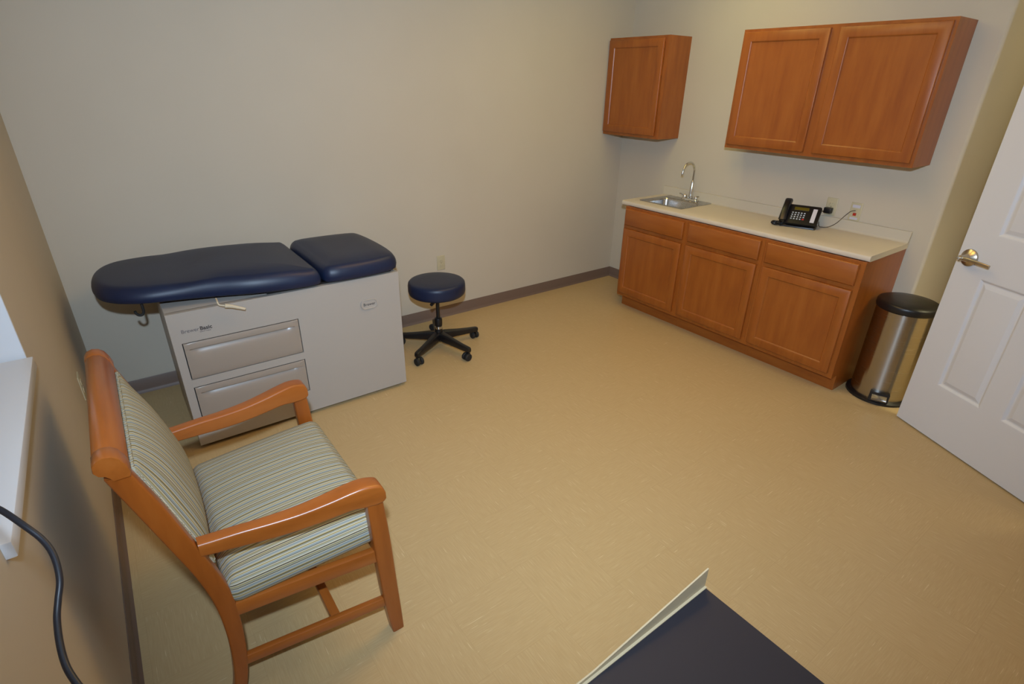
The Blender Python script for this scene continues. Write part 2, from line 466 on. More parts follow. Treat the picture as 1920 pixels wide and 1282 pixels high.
wall_cabinet(-.004, -.6266, [(-.012, -.588)], 'small single-door maple wall cabinet beside the back wall above the sink')
wall_cabinet(-1.2493, -2.4689, [(-1.266, -1.832), (-1.888, -2.452)], 'wide two-door maple wall cabinet above the telephone')

# ------------------------------------------------------------------ outlets
def plate(name, label, c, n, kind, z=None):
    """c = centre on the wall, n = outward normal"""
    c = Vector(c); n = Vector(n); u = Vector((0, 0, 1)).cross(n)
    f = lambda a, b, w: c+u*a+Vector((0, 0, 1))*b+n*w
    t = thing(name, label, 'outlet', c+n*.0005)
    bm = bmesh.new(); ring_panel(bm, f, -.036, .036, -.059, .059, [(.02, .0005), (0, .0005), (0, .003), (.003, .0055), (.006, .006)])
    emit('cover_plate', fix(bm), M['ivory'], t)
    if kind == 'duplex':
        for s in (-1, 1):
            bm = bmesh.new()
            loft(bm, [[f(a, b+s*.0195, w) for a, b in rrect(.034*q, .028*q, .011*q, 5)] for w, q in ((.005, 1), (.0075, 1), (.008, .95))])
            r = emit('receptacle', fix(bm), M['ivory'], t)
            bm = bmesh.new()
            for a in (-.0065, .0065): ring_panel(bm, f, a-.001, a+.001, s*.0195-.001, s*.0195+.007, [(0, .0079), (0, .0083)])
            emit('slot', fix(bm), M['plate_grey'], r)
        bm = bmesh.new(); add_lathe(bm, [(.0035, .0055), (.003, .0072), (0, .0075)], c, 10, n); emit('screw', fix(bm), M['plate_grey'], t)
    else:
        for b0, b1, m in ((.026, .045, 'bluelabel'), (-.050, -.036, 'bluelabel')):
            bm = bmesh.new(); ring_panel(bm, f, -.024, .024, b0, b1, [(0, .005), (0, .0068)]); emit('paper_label', fix(bm), M[m], t)
        for b, m, nm in ((.008, 'ivory', 'jack'), (-.016, 'redport', 'red_jack')):
            bm = bmesh.new(); ring_panel(bm, f, -.010, .010, b-.009, b+.009, [(0, .005), (0, .0085), (.002, .009), (.0035, .007)]); emit(nm, fix(bm), M[m], t, label='red jack' if m == 'redport' else None)
    return t
plate('wall_outlet', 'ivory electrical outlet on the back wall behind the blue stool', (-1.965, 0, .469), (0, -1, 0), 'duplex')
plate('wall_outlet', 'ivory electrical outlet on the left wall near the back corner beside the armchair', (XL, -.801, .495), (1, 0, 0), 'duplex')
plate('wall_outlet', 'ivory electrical outlet behind the telephone with a black adapter plugged in', (0, -1.982, 1.05), (-1, 0, 0), 'duplex')
plate('data_jack', 'ivory data outlet with a red jack right of the telephone', (0, -2.142, 1.043), (-1, 0, 0), 'data')

# power adapter plugged in under the telephone outlet
t = thing('power_adapter', 'small black power adapter plugged into the outlet behind the telephone', 'adapter', (-.0085, -1.978, 1.025))
bm = box(-.045, -.0088, -2.004, -1.954, 1.008, 1.046, .005)
emit('adapter_body', bm, M['black'], t)
emit('adapter_cord', tube([(-.035, -1.958, 1.020), (-.045, -1.935, 1.012), (-.052, -1.905, 1.0), (-.058, -1.89, .985)], .003, 8), M['black'], t)

# ------------------------------------------------------------------ telephone
pu = Vector((.33, -.94, 0)).normalized(); pw = Vector((.94, .33, 0)).normalized(); PO = Vector((-.201, -1.992, CT))
ph = thing('telephone', 'black desk telephone with handset and keypad on the countertop', 'telephone', PO)
zz = Vector((0, 0, 1))
PF = lambda u, w, z: PO+pu*u+pw*w+zz*z
bm = bmesh.new()                                        # flat foot
loft(bm, [[PF(a-.102, b+.065, z) for a, b in rrect(.225*s, .13*s, .012, 4)] for z, s in ((.0008, 1), (.007, 1), (.010, .985))])
emit('foot', fix(bm), M['black'], ph)
bm = bmesh.new()                                        # wedge stand + sloped console
ang = math.atan2(.103, .120); ca, sa = math.cos(ang), math.sin(ang)
prof = [(.030, .009), (.040, .02), (.125, .105), (.128, .10), (.125, .009)]
add_prism(bm, prof, lambda q: PF(-.175, *q), lambda q: PF(-.03, *q)); emit('stand', fix(bm), M['blackmat'], ph)
O2 = (.004, .026)                                       # lower front edge of the console face
CF = lambda u, v, n: PF(u, O2[0]+v*ca-n*sa, O2[1]+v*sa+n*ca)
bm = bmesh.new(); LN = .162
loft(bm, [[CF(-.0995+a, LN/2+b, n) for a, b in rrect(.225*s, LN*s, .012, 4)] for n, s in ((-.022, .94), (-.016, 1), (.0, 1), (.004, .985))])
emit('console', fix(bm), M['black'], ph)
def chip(u0, u1, v0, v1, n0, n1, b=.0015):
    bm = bmesh.new(); ring_panel(bm, CF, u0, u1, v0, v1, [(0, n0), (0, n1-b), (b, n1)]); return fix(bm)
emit('display', chip(-.154, -.062, .116, .142, .003, .0055), M['lcd'], ph, label='olive liquid crystal display')
for r in range(4):
    for c in range(5):
        u = -.162+c*.0185; v = .092-r*.0175
        red = (r == 3 and c == 4)
        if red: emit('red_key', chip(u, u+.013, v-.005, v+.005, .003, .008), M['red'], ph, label='red lit key')
        else: emit('key', chip(u+.0015, u+.0115, v-.0045, v+.0035, .003, .0075), M['key'], ph)
emit('index_strip', chip(-.036, -.010, .022, .138, .003, .0052, .0005), M['paper'], ph, label='white paper index strip')
# handset lying along the left side
bm = bmesh.new()
hs = catmull([CF(-.204, .004, .020), CF(-.204, .02, .030), CF(-.204, .05, .040), CF(-.204, .09, .043), CF(-.204, .13, .038), CF(-.204, .162, .028), CF(-.204, .178, .016)], 5)
rings = []
for i, p in enumerate(hs):
    q = i/(len(hs)-1); wd = .052-.010*math.sin(PI*q); th = .040-.016*math.sin(PI*q)**.6
    if i in (0, len(hs)-1): wd *= .75; th *= .6
    d = (hs[min(i+1, len(hs)-1)]-hs[max(i-1, 0)]).normalized(); nn = pu.cross(d).normalized()
    rings.append([p+pu*a+nn*b for a, b in rrect(wd, th, th*.42, 4)])
loft(bm, rings); hset = emit('handset', fix(bm), M['black'], ph, sharp=60)
for v in (.016, .160):
    bm = bmesh.new(); add_lathe(bm, [(.021, -.004), (.022, .012), (.018, .022), (0, .023)], CF(-.204, v, .003), 20, CF(0, 0, 1)-CF(0, 0, 0))
    emit('handset_cup', fix(bm), M['black'], hset)
# coiled handset cord bunched on the worktop
pts = []
base = catmull([PF(-.195, .010, .022), PF(-.212, -.004, .016), PF(-.232, -.008, .0135), PF(-.250, -.001, .0135), PF(-.262, .016, .0135), PF(-.262, .04, .0135), PF(-.244, .052, .0135), PF(-.22, .048, .0135), PF(-.2, .04, .02)], 16)
for i, p in enumerate(base):
    d = (base[min(i+1, len(base)-1)]-base[max(i-1, 0)]).normalized(); a = d.cross(zz).normalized(); b = a.cross(d)
    th = i*1.25; pts.append(p+a*.0095*math.cos(th)+b*.0085*math.sin(th))
emit('coiled_cord', tube(pts, .0027, 6, n=2), M['black'], ph)
t = tag(emit('line_cable', tube([PF(.016, .06, .05), PF(.022, .07, .022), (-.085, -1.985, CT+.006), (-.060, -2.02, CT+.010), (-.045, -2.06, .955), (-.03, -2.095, 1.01), (-.022, -2.12, 1.043), (-.014, -2.140, 1.052), (-.0085, -2.142, 1.052)], .0021, 8, n=8), M['cord'], loc=(-.05, -2.06, CT)), 'thin dark cord looping from the telephone to the data outlet with red jack', 'cord')

# ------------------------------------------------------------------ examination table
TY = -.846; tx0, tx1, ty1, tz0, tz1 = -3.918, -2.722, -.23, .022, .767
et = thing('examination_table', 'white medical examination table with navy padded top and two taupe drawers', 'examination table', ((tx0+tx1)/2, -.54, 0))
# cabinet body with drawer openings in the front
DR = [(-3.880, -3.323, .406, .610), (-3.880, -3.323, .160, .364)]
bm = bmesh.new()
add_box(bm, tx0, tx1, TY+.02, ty1, tz0, tz1, .006)
xs = [tx0, DR[0][0], DR[0][1], tx1]; zs = [tz0, .160, .364, .406, .610, tz1]
for i in range(3):
    for j in range(5):
        if i == 1 and j in (1, 3): continue
        b = bm
        vs = [bm.verts.new(Vector((x, TY, z))) for x, z in ((xs[i], zs[j]), (xs[i+1], zs[j]), (xs[i+1], zs[j+1]), (xs[i], zs[j+1]))]
        bm.faces.new(vs)
for x0, x1, z0, z1 in DR:                               # reveal of each opening
    c = [(x0, z0), (x1, z0), (x1, z1), (x0, z1)]
    for k in range(4):
        a, b = c[k], c[(k+1) % 4]
        bm.faces.new([bm.verts.new(Vector(p)) for p in ((a[0], TY, a[1]), (b[0], TY, b[1]), (b[0], TY+.02, b[1]), (a[0], TY+.02, a[1]))])
c = [(tx0, tz0), (tx1, tz0), (tx1, tz1), (tx0, tz1)]
for k in range(4):
    a, b = c[k], c[(k+1) % 4]
    bm.faces.new([bm.verts.new(Vector(p)) for p in ((a[0], TY, a[1]), (b[0], TY, b[1]), (b[0], TY+.03, b[1]), (a[0], TY+.03, a[1]))])
bmesh.ops.remove_doubles(bm, verts=bm.verts, dist=1e-5)
body = emit('cabinet_body', fix(bm), M['tablewhite'], et)
for x0, x1, z0, z1 in DR:
    bm = bmesh.new(); add_box(bm, x0+.0005, x1-.0005, TY+.0175, TY+.0195, z0+.0005, z1-.0005)
    emit('drawer_gap_shade', bm, M['gap'], body)  # dark sheet behind the drawer front, painting the shade of the gap
    # drawer front: lip above a scooped finger pull
    g = .0045; X0, X1, Z0, Z1 = x0+g, x1-g, z0+g, z1-g
    H = Z1-Z0
    prof = [(0, 0), (.002, .006), (.003, .03), (.003, H*.45), (.0018, H*.62), (-.004, H*.74), (-.0125, H*.80), (-.0145, H*.815), (.0035, H*.83), (.0045, H*.85), (.003, H*.93), (.001, H*.985), (0, H)]
    flat = [(.003 if 0 < h < H else 0, h) for _, h in prof]
    rings = []
    N = 26
    for k in range(N+1):
        q = k/N; x = X0+(X1-X0)*q; d = min(x-X0, X1-x)
        s = max(0, min(1, (d-.018)/.035)); s = s*s*(3-2*s)
        e = .002*max(0, 1-d/.006)
        rings.append([Vector((x, TY-(a*s+fl*(1-s))+e, Z0+h)) for (a, h), (fl, _) in zip(prof, flat)])
    bm = bmesh.new(); loft(bm, rings, close=False)
    sk_ = [Vector((X0, TY+.016, Z0)), Vector((X1, TY+.016, Z0)), Vector((X1, TY+.016, Z1)), Vector((X0, TY+.016, Z1))]
    fr_ = [rings[0][0], rings[-1][0], rings[-1][-1], rings[0][-1]]
    vb = [bm.verts.new(p) for p in sk_]
    rr_ = [[bm.verts.new(p) for p in (fr_[k], fr_[(k+1) % 4])] for k in range(4)]
    for k in range(4): bm.faces.new((rr_[k][0], rr_[k][1], vb[(k+1) % 4], vb[k]))
    bmesh.ops.remove_doubles(bm, verts=bm.verts, dist=1e-5)
    emit('drawer', fix(bm), M['drawer'], et, sharp=40, label='taupe drawer front with scooped pull')
for x in (tx0+.06, tx1-.03):
    for y in (TY+.05, ty1-.05):
        emit('foot', lathe([(.018, 0), (.02, .003), (.012, .012), (.008, .024)], (x, y, 0), 16), M['rubber'], et)

def text_mesh(name, s, size, m, parent, origin, bold=0., extr=.0004):
    cu = bpy.data.curves.new(name, 'FONT'); cu.body = s; cu.size = size; cu.offset = bold; cu.extrude = extr
    o = bpy.data.objects.new(name, cu); COL.objects.link(o)
    dg = bpy.context.evaluated_depsgraph_get(); dg.update()
    me = bpy.data.meshes.new_from_object(o.evaluated_get(dg)); w = max(v.co.x for v in me.vertices)
    me.transform(Matrix.Rotation(PI/2, 4, 'X')); me.materials.clear(); me.materials.append(m)
    me.transform(Matrix.Translation(Vector(origin)-world_loc(parent)))
    bpy.data.objects.remove(o); bpy.data.curves.remove(cu)
    n = bpy.data.objects.new(name, me); COL.objects.link(n); n.parent = parent; return n, w
n1, w1 = text_mesh('lettering', 'Brewer', .026, M['ink2'], et, (-3.871, TY-.0004, .661))
n2, w2 = text_mesh('lettering', 'Basic', .027, M['ink'], et, (-3.871+w1+.003, TY-.0004, .661), .0006)
text_mesh('lettering', 'EXAM TABLE', .0085, M['ink2'], et, (-3.871+w1+.001, TY-.0004, .650))
# oval maker's badge
bm = bmesh.new(); bc = (-2.919, .607)
loft(bm, [[Vector((bc[0]+a*s, TY-w, bc[1]+b*s)) for a, b in rrect(.104, .058, .0285, 8)] for w, s in ((.0002, 1), (.006, 1), (.0085, .95), (.0080, .88), (.0045, .83))])
bd = emit('badge', fix(bm), M['tablewhite'], et)
text_mesh('badge_lettering', 'Brewer', .024, M['ink'], bd, (bc[0]-.036, TY-.0049, bc[1]-.008))

def pad(outline, z0f, th, crown, edge=.032, step=lambda x: 0., wav=lambda x: 1.):
    """upholstered cushion: plan outline (ccw), underside height z0f(x), thickness, crown height"""
    n = len(outline); P = [Vector((*p, 0)) for p in outline]
    nr = []
    for i in range(n):
        d = (P[(i+1) % n]-P[i-1]).normalized(); nr.append(Vector((-d.y, d.x, 0)))
    cen = sum(P, Vector())/n
    rings = []
    def ring(ins, h, sc_=1., cr=0.):
        out = []
        for p, q in zip(P, nr):
            a = p+q*ins*wav(p.x)
            if sc_ != 1: a = cen+(a-cen)*sc_
            out.append(Vector((a.x, a.y, z0f(a.x)+h*(1+step(a.x))+cr*crown(a.x, a.y))))
        rings.append(out)
    ring(.03, 0, .3); ring(.03, 0, .7); ring(.014, .002); ring(.004, .008)
    hb = .30
    for k in range(1, 4): ring(.004*(1-k/3), .008+(th*hb-.008)*k/3)
    for k in range(1, 9):
        a = k/8*PI/2; ring(edge*(1-math.cos(a)), th*hb+th*(1-hb)*math.sin(a), 1, (k/8)**2*.25)
    for s, c in ((.96, .40), (.90, .62), (.82, .82), (.70, .95), (.55, 1.), (.4, 1.), (.25, 1.), (.1, 1.)): ring(edge, th, s, c)
    bm = bmesh.new(); loft(bm, rings); return fix(bm)
zf = lambda x: .778+max(0, min(1, (-3.25-x)/.8))**1.0*.030
ol = [(-3.168, -.160), (-3.30, -.150), (-3.45, -.140), (-3.58, -.135), (-3.72, -.135), (-3.84, -.130)]
ce = (-3.87, -.445)
for a in range(90, 271, 9):
    t = math.radians(a); ca_, sa_ = math.cos(t), math.sin(t)
    ex = 2/2.5
    ol.append((ce[0]+.300*math.copysign(abs(ca_)**ex, ca_), ce[1]+.325*math.copysign(abs(sa_)**ex, sa_)))
ol += [(-3.76, -.785), (-3.66, -.808), (-3.58, -.835), (-3.48, -.862), (-3.30, -.875), (-3.19, -.868), (-3.168, -.85), (-3.164, -.80), (-3.164, -.65), (-3.164, -.5), (-3.164, -.35), (-3.164, -.2)]
def densify(o, n=2):
    r = []
    for i in range(len(o)):
        a, b = o[i], o[(i+1) % len(o)]
        for k in range(n): r.append((a[0]+(b[0]-a[0])*k/n, a[1]+(b[1]-a[1])*k/n))
    for _ in range(2): r = [((r[i-1][0]+2*r[i][0]+r[(i+1) % len(r)][0])/4, (r[i-1][1]+2*r[i][1]+r[(i+1) % len(r)][1])/4) for i in range(len(r))]
    return r
sm = lambda a, b, x: (lambda t: t*t*(3-2*t))(max(0, min(1, (x-a)/(b-a))))
def crown_body(x, y): return .006+.014*sm(-3.78, -3.50, x)-.012*sm(-3.30, -3.165, x)
emit('seat_cushion', pad(densify(ol), zf, .080, crown_body, .044, lambda x: .20*sm(-3.84, -3.60, x)-.12*sm(-3.40, -3.165, x), lambda x: 1+.35*math.exp(-((x+4.0)/.12)**2)-.30*math.exp(-((x+3.74)/.07)**2)), M['vinyl'], et, sharp=75)
ol2 = [(-2.72, -.185), (-2.85, -.165), (-3.00, -.158), (-3.155, -.165), (-3.158, -.25), (-3.158, -.40), (-3.158, -.55), (-3.158, -.70), (-3.158, -.83), (-3.14, -.862), (-3.00, -.872), (-2.85, -.868), (-2.74, -.850), (-2.695, -.80), (-2.680, -.68), (-2.676, -.52), (-2.680, -.36), (-2.695, -.23)]
def crown_head(x, y): return .016-.016*sm(-3.06, -3.155, x) if x < -3.06 else .016
emit('head_cushion', pad(densify(ol2), lambda x: .776, .088, crown_head, .038), M['vinyl'], et, sharp=75)
bm = bmesh.new(); add_box(bm, -3.45, tx1-.03, -.815, -.24, .7672, .7765)  # board under the cushions, black and brought forward to put shade into their seam
emit('cushion_board', bm, M['black'], et)
emit('hook', tube([(-3.990, -.70, .815), (-3.990, -.70, .775), (-3.991, -.70, .755), (-3.999, -.70, .742), (-4.012, -.70, .742), (-4.021, -.70, .752), (-4.024, -.70, .766)], .0062, 10), M['rubber'], et, label='black hook')
bm = bmesh.new(); add_tube(bm, [(-3.688, -.83, .800), (-3.690, -.868, .797), (-3.690, -.878, .790), (-3.684, -.884, .782), (-3.664, -.888, .775)], .0042, 8)
lv = emit('lever', fix(bm), M['cream'], et, label='cream release lever')
bm = bmesh.new()
add_tube(bm, [(-3.664, -.888, .775), (-3.640, -.890, .769), (-3.612, -.892, .757), (-3.578, -.894, .741)], lambda q: .0112-.0045*q, 10)
emit('grip', fix(bm), M['cream'], lv)

# ------------------------------------------------------------------ stool
sx, sy = -2.273, -.483
st = thing('stool', 'round navy rolling stool on a black five-star base', 'stool', (sx, sy, 0))
emit('seat', lathe([(0, .418), (.15, .418), (.183, .421), (.196, .432), (.201, .452), (.201, .490), (.198, .508), (.189, .518), (.17, .523), (.10, .527), (0, .528)], (sx, sy, 0), 56), M['vinyl'], st, sharp=70)
bm = bmesh.new(); add_lathe(bm, [(0, .405), (.10, .405), (.12, .412), (.13, .4205)], (sx, sy, 0), 28)
d = Vector((-.34, -.62, 0)).normalized(); 
emit('seat_plate', fix(bm), M['black'], st)
emit('height_lever', tube([(sx-.03, sy-.05, .408), (sx-.075, sy-.095, .402), (sx-.115, sy-.125, .404)], lambda q: .006+.006*q, 8), M['black'], st)
emit('column', lathe([(.0135, .20), (.0135, .41)], (sx, sy, 0), 20), M['black'], st)
emit('sleeve', lathe([(.025, .172), (.028, .180), (.029, .222), (.025, .234), (.014, .238)], (sx, sy, 0), 24), M['black'], st)
emit('collar', lathe([(.025, .151), (.0275, .153), (.0275, .160), (.0255, .162), (.0275, .164), (.0275, .171), (.024, .173)], (sx, sy, 0), 24), M['chrome'], st, label='silver collar')
emit('hub', lathe([(0, .052), (.022, .052), (.026, .058), (.034, .075), (.036, .10), (.028, .130), (.026, .152), (0, .152)], (sx, sy, 0), 28), M['black'], st)
for a in (211, 283, 355, 67, 139):
    t = math.radians(a); e = Vector((math.cos(t), math.sin(t), 0)); s_ = Vector((-e.y, e.x, 0)); c0 = Vector((sx, sy, 0))
    rings = []
    for r, z0, z1, w in ((.025, .062, .128, .026), (.08, .062, .122, .024), (.16, .061, .110, .021), (.24, .060, .101, .0185), (.306, .060, .096, .0175), (.318, .064, .091, .013)):
        zc, h = (z0+z1)/2, z1-z0
        rings.append([c0+e*r+s_*p+zz*(zc+q) for p, q in rrect(2*w, h, min(w, h/2)*.45, 3)])
    bm = bmesh.new(); loft(bm, rings); L = emit('leg', fix(bm), M['black'], st)
    # twin-wheel caster trailing the leg tip
    cc = c0+e*.302; sw = math.radians(a*3.7+40); f = Vector((math.cos(sw), math.sin(sw), 0)); ax = Vector((-f.y, f.x, 0)); wc = cc-f*.014
    bm = bmesh.new(); add_lathe(bm, [(.0055, .03), (.0055, .075)], cc, 10)
    add_prism(bm, [(-.035, .020), (-.012, .050), (.006, .058), (.016, .05), (.012, .03), (-.01, .022)], lambda q: wc+f*(q[0]+.012)+zz*q[1]+ax*.006, lambda q: wc+f*(q[0]+.012)+zz*q[1]-ax*.006)
    K = emit('caster', fix(bm), M['black'], L)
    bm = bmesh.new()
    for s in (-1, 1):
        add_lathe(bm, [(0, -.010), (.023, -.010), (.0275, -.006), (.0275, .006), (.023, .010), (0, .010)], wc+ax*s*.0175+zz*.0277, 22, ax)
    K2 = emit('caster_wheel', fix(bm), M['rubber'], L)

# ------------------------------------------------------------------ armchair
YNR, YNF, YFR_, YFF = -2.335, -2.395, -1.710, -1.650   # near and far side frames splay towards the front
XR_, XF_ = -4.02, -3.55
ysd = lambda side, x: (YNR+(YNF-YNR)*(x-XR_)/(XF_-XR_)) if side < 0 else (YFR_+(YFF-YFR_)*(x-XR_)/(XF_-XR_))
ac = thing('armchair', 'wooden armchair with green and beige striped upholstery beside the left wall', 'armchair', (-3.8, -2.02, 0))
def side_profile(pairs, n=6):
    B = catmull([(b, 0, z) for b, f, z in pairs], n); F = catmull([(f, 0, z) for b, f, z in pairs], n)
    return [(p.x, p.z) for p in B], [(p.x, p.z) for p in F]
def post(y, th, pairs, name, m):
    B, F = side_profile(pairs); rings = []
    for (bx, bz), (fx_, fz_) in zip(B, F):
        c = ((bx+fx_)/2, (bz+fz_)/2); w = abs(fx_-bx)
        rings.append([Vector((c[0]+a, y+b, c[1]+(fz_-bz)*a/max(w, 1e-6))) for a, b in rrect(w, th, .006, 3)])
    bm = bmesh.new(); loft(bm, rings); return emit(name, fix(bm), m, ac, sharp=50)
rear = [(-4.080, -4.042, .0), (-4.054, -4.015, .08), (-4.038, -3.996, .21), (-4.035, -3.989, .34), (-4.043, -3.992, .45), (-4.064, -4.014, .56), (-4.094, -4.042, .67), (-4.133, -4.078, .81), (-4.170, -4.118, .940)]
front = [(-3.556, -3.514, .0), (-3.567, -3.517, .10), (-3.578, -3.523, .25), (-3.586, -3.530, .45), (-3.592, -3.540, .603)]
for y in (YNR, YFR_): post(y, .036, rear, 'rear_leg', M['chairwood_z'])
for y in (YNF, YFF): post(y, .042, front, 'front_leg', M['chairwood_z'])
def armrest(side):
    P = [(-4.036, .661, .615), (-4.00, .660, .611), (-3.93, .659, .604), (-3.86, .656, .598), (-3.78, .657, .597), (-3.70, .666, .603), (-3.64, .676, .608), (-3.595, .680, .602), (-3.56, .674, .600), (-3.542, .664, .604), (-3.534, .646, .612)]
    T = catmull([(x, 0, a) for x, a, b in P], 5); Bm = catmull([(x, 0, b) for x, a, b in P], 5); rings = []
    for p, q in zip(T, Bm):
        k = sm(-3.95, -3.60, p.x); w = .042+.018*k; h = p.z-q.z
        c = (p.z+q.z)/2
        rings.append([Vector((p.x, ysd(side, p.x)+a, c+b)) for a, b in rrect(w, h, min(.009, h*.45), 4)])
    bm = bmesh.new(); loft(bm, rings); emit('armrest', fix(bm), M['chairwood'], ac, sharp=50)
armrest(-1); armrest(1)
# scrolled crest rail
cr = [(-4.15+(x+4.15)*.80, .972+(z-1.005)*.86) for x, z in [(-4.112, .965), (-4.108, .980), (-4.114, 1.005), (-4.125, 1.028), (-4.140, 1.040), (-4.160, 1.044), (-4.178, 1.038), (-4.189, 1.024), (-4.191, 1.006), (-4.182, .992), (-4.168, .986), (-4.160, .978), (-4.152, .965)]]
def crest(y0, y1, grow, name, parent):
    c = (-4.15, .972); bm = bmesh.new()
    mk = lambda s, y: [Vector((c[0]+(x-c[0])*s, y, c[1]+(z-c[1])*s)) for x, z in cr]
    loft(bm, [mk(grow-.04, y0), mk(grow, y0+.003), mk(grow, y1-.003), mk(grow-.04, y1)]); return emit(name, fix(bm), M['chairwood_y'], parent, sharp=40)
cres = crest(YNR+.026, YFR_-.026, 1., 'crest_rail', ac)
crest(YNR-.024, YNR+.0265, 1.03, 'end_block', cres); crest(YFR_-.0265, YFR_+.024, 1.03, 'end_block', cres)
# rails and stretchers
def bar(side, x0, x1, z0, z1, th, name, off=0.):
    bm = bmesh.new()
    loft(bm, [[Vector((x, ysd(side, x)+off+a, (z0+z1)/2+b)) for a, b in rrect(th, z1-z0, .004, 2)] for x in (x0, x1)])
    return emit(name, fix(bm), M['chairwood'], ac)
bar(-1, -3.998, -3.575, .352, .402, .026, 'side_rail'); bar(1, -3.998, -3.575, .352, .402, .026, 'side_rail')
emit('front_rail', box(-3.572, -3.546, YNF+.02, YFF-.02, .352, .402, .004), M['chairwood_y'], ac)
emit('rear_rail', box(-4.036, -4.010, YNR+.017, YFR_-.017, .33, .54, .004), M['chairwood_y'], ac)
for s_ in (-1, 1): bar(s_, -4.010, -3.558, .135, .172, .022, 'stretcher')
emit('cross_stretcher', box(-3.742, -3.712, ysd(-1, -3.727)+.010, ysd(1, -3.727)-.010, .140, .168, .004), M['chairwood_y'], ac)

def cushion(F, hu, hv, hw, r, crown, nu=26, nv=26, nw=8):
    """rounded box with u, v, w half sizes; stripes run along u: UV.x follows v and wraps down the w sides. F(u, v, w) -> world"""
    bm = bmesh.new(); uvl = bm.loops.layers.uv.new('UVMap')
    def pos(u, v, w):
        q = Vector((max(-hu+r, min(hu-r, u)), max(-hv+r, min(hv-r, v)), max(-hw+r, min(hw-r, w)))); d = Vector((u, v, w))-q
        p = q+d.normalized()*r if d.length > 1e-9 else Vector((u, v, w))
        k = max(0, 1-abs(u/hu)**3)*max(0, 1-abs(v/hv)**3)
        if w > -hw+1e-6: p.z += crown*k*(w+hw)/(2*hw)
        b = max(0, 1-(w/hw)**2); p.x += .007*b*(u/hu)**3; p.y += .007*b*(v/hv)**3
        return p
    def quad_face(fn, na, nb, uvf):
        g = [[None]*(nb+1) for _ in range(na+1)]
        for i in range(na+1):
            for j in range(nb+1): g[i][j] = bm.verts.new(F(*pos(*fn(i/na*2-1, j/nb*2-1))))
        for i in range(na):
            for j in range(nb):
                f = bm.faces.new((g[i][j], g[i+1][j], g[i+1][j+1], g[i][j+1]))
                for l, (a, b) in zip(f.loops, ((i, j), (i+1, j), (i+1, j+1), (i, j+1))):
                    l[uvl].uv = uvf(*fn(a/na*2-1, b/nb*2-1))
    ee = lambda t: math.sin(t*PI/2)*.35+t*.65
    quad_face(lambda a, b: (ee(a)*hu, ee(b)*hv, hw), nu, nv, lambda u, v, w: (v, u))
    quad_face(lambda a, b: (ee(a)*hu, ee(b)*hv, -hw), nu, nv, lambda u, v, w: (v, u))
    for s in (-1, 1):
        quad_face(lambda a, b: (ee(a)*hu, s*hv, ee(b)*hw), nu, nw, lambda u, v, w: (s*(hv+hw-w), u))
        quad_face(lambda a, b: (s*hu, ee(a)*hv, ee(b)*hw), nv, nw, lambda u, v, w: (v, s*(hu+hw-w)))
    bmesh.ops.remove_doubles(bm, verts=bm.verts, dist=1e-5)
    return fix(bm)
ymid = (YNR+YFR_)/2; hwid = (YFF-YNF)/2-.018
# the seat widens towards the front
emit('seat_cushion', cushion(lambda u, v, w: Vector((-3.763+u, ymid-.006+v*(1-.075*(.5-u/.472)), .449+w+.040*u)), .236, hwid-.006, .052, .032, .026), M['stripe'], ac, sharp=80)
# reclined back cushion between the posts
bt = Vector((-4.116, 0, .930)); bb_ = Vector((-4.012, 0, .545))
hb_ = (YFR_-YNR)/2-.017
up_ = (bt-bb_); bl = up_.length; up_.normalize(); nn_ = Vector((up_.z, 0, -up_.x))
bc_ = (bt+bb_)/2-nn_*.020
bk = emit('back_cushion', cushion(lambda u, v, w: Vector((0, ymid, 0))+bc_+up_*u+Vector((0, v, 0))+nn_*w, bl/2, hb_, .026, .014, .044), M['stripe'], ac, sharp=80)
# twisted welt round the back cushion
o_ = [(a, b) for a, b in rrect(bl-.002, 2*hb_-.002, .012, 4)]
rope = []
for i in range(len(o_)):
    a, b = Vector((*o_[i], 0)), Vector((*o_[(i+1) % len(o_)], 0)); L = (b-a).length; n = max(1, int(L/.0035))
    for k in range(n): rope.append(a+(b-a)*k/n)
pts = [Vector((0, ymid, 0))+bc_+up_*p.x+Vector((0, p.y, 0))+nn_*(.021+.0010*math.sin(i*1.5)) for i, p in enumerate(rope)]
bm = bmesh.new(); add_tube(bm, pts+[pts[0]], lambda q: .0046+.0011*math.sin(q*len(pts)*2.1), 6, False)
uvl = bm.loops.layers.uv.new('UVMap')
for f in bm.faces:
    for l in f.loops: l[uvl].uv = ((l.vert.co.y-ymid)*2+(l.vert.co.z)*5.7, l.vert.co.z)
emit('welt', fix(bm), M['stripe'], bk, sharp=80)

# ------------------------------------------------------------------ step-on bin
bx, by = -.272, -2.682
tc = thing('trash_can', 'stainless steel step bin with black lid beside the base cabinet', 'trash can', (bx, by, 0))
emit('base_ring', lathe([(0, .0), (.178, .0), (.181, .004), (.180, .016), (.172, .022), (.158, .026), (0, .026)], (bx, by, 0), 56), M['black'], tc)
emit('shell', lathe([(.157, .026), (.157, .592), (.154, .596)], (bx, by, 0), 72), M['steel'], tc)
emit('lid', lathe([(.152, .590), (.161, .594), (.164, .604), (.164, .628), (.160, .637), (.148, .643), (.08, .650), (0, .652)], (bx, by, 0), 56), M['black'], tc, sharp=50)
pd = Vector((-.93, -.36, 0)).normalized(); ps = Vector((-pd.y, pd.x, 0)); pc = Vector((bx, by, 0))
bm = bmesh.new()
add_prism(bm, [(.150, .022), (.176, .022), (.176, .085), (.152, .085)], lambda q: pc+pd*q[0]+ps*.052+zz*q[1], lambda q: pc+pd*q[0]-ps*.052+zz*q[1])
emit('pedal_housing', fix(bm), M['black'], tc)
bm = bmesh.new()
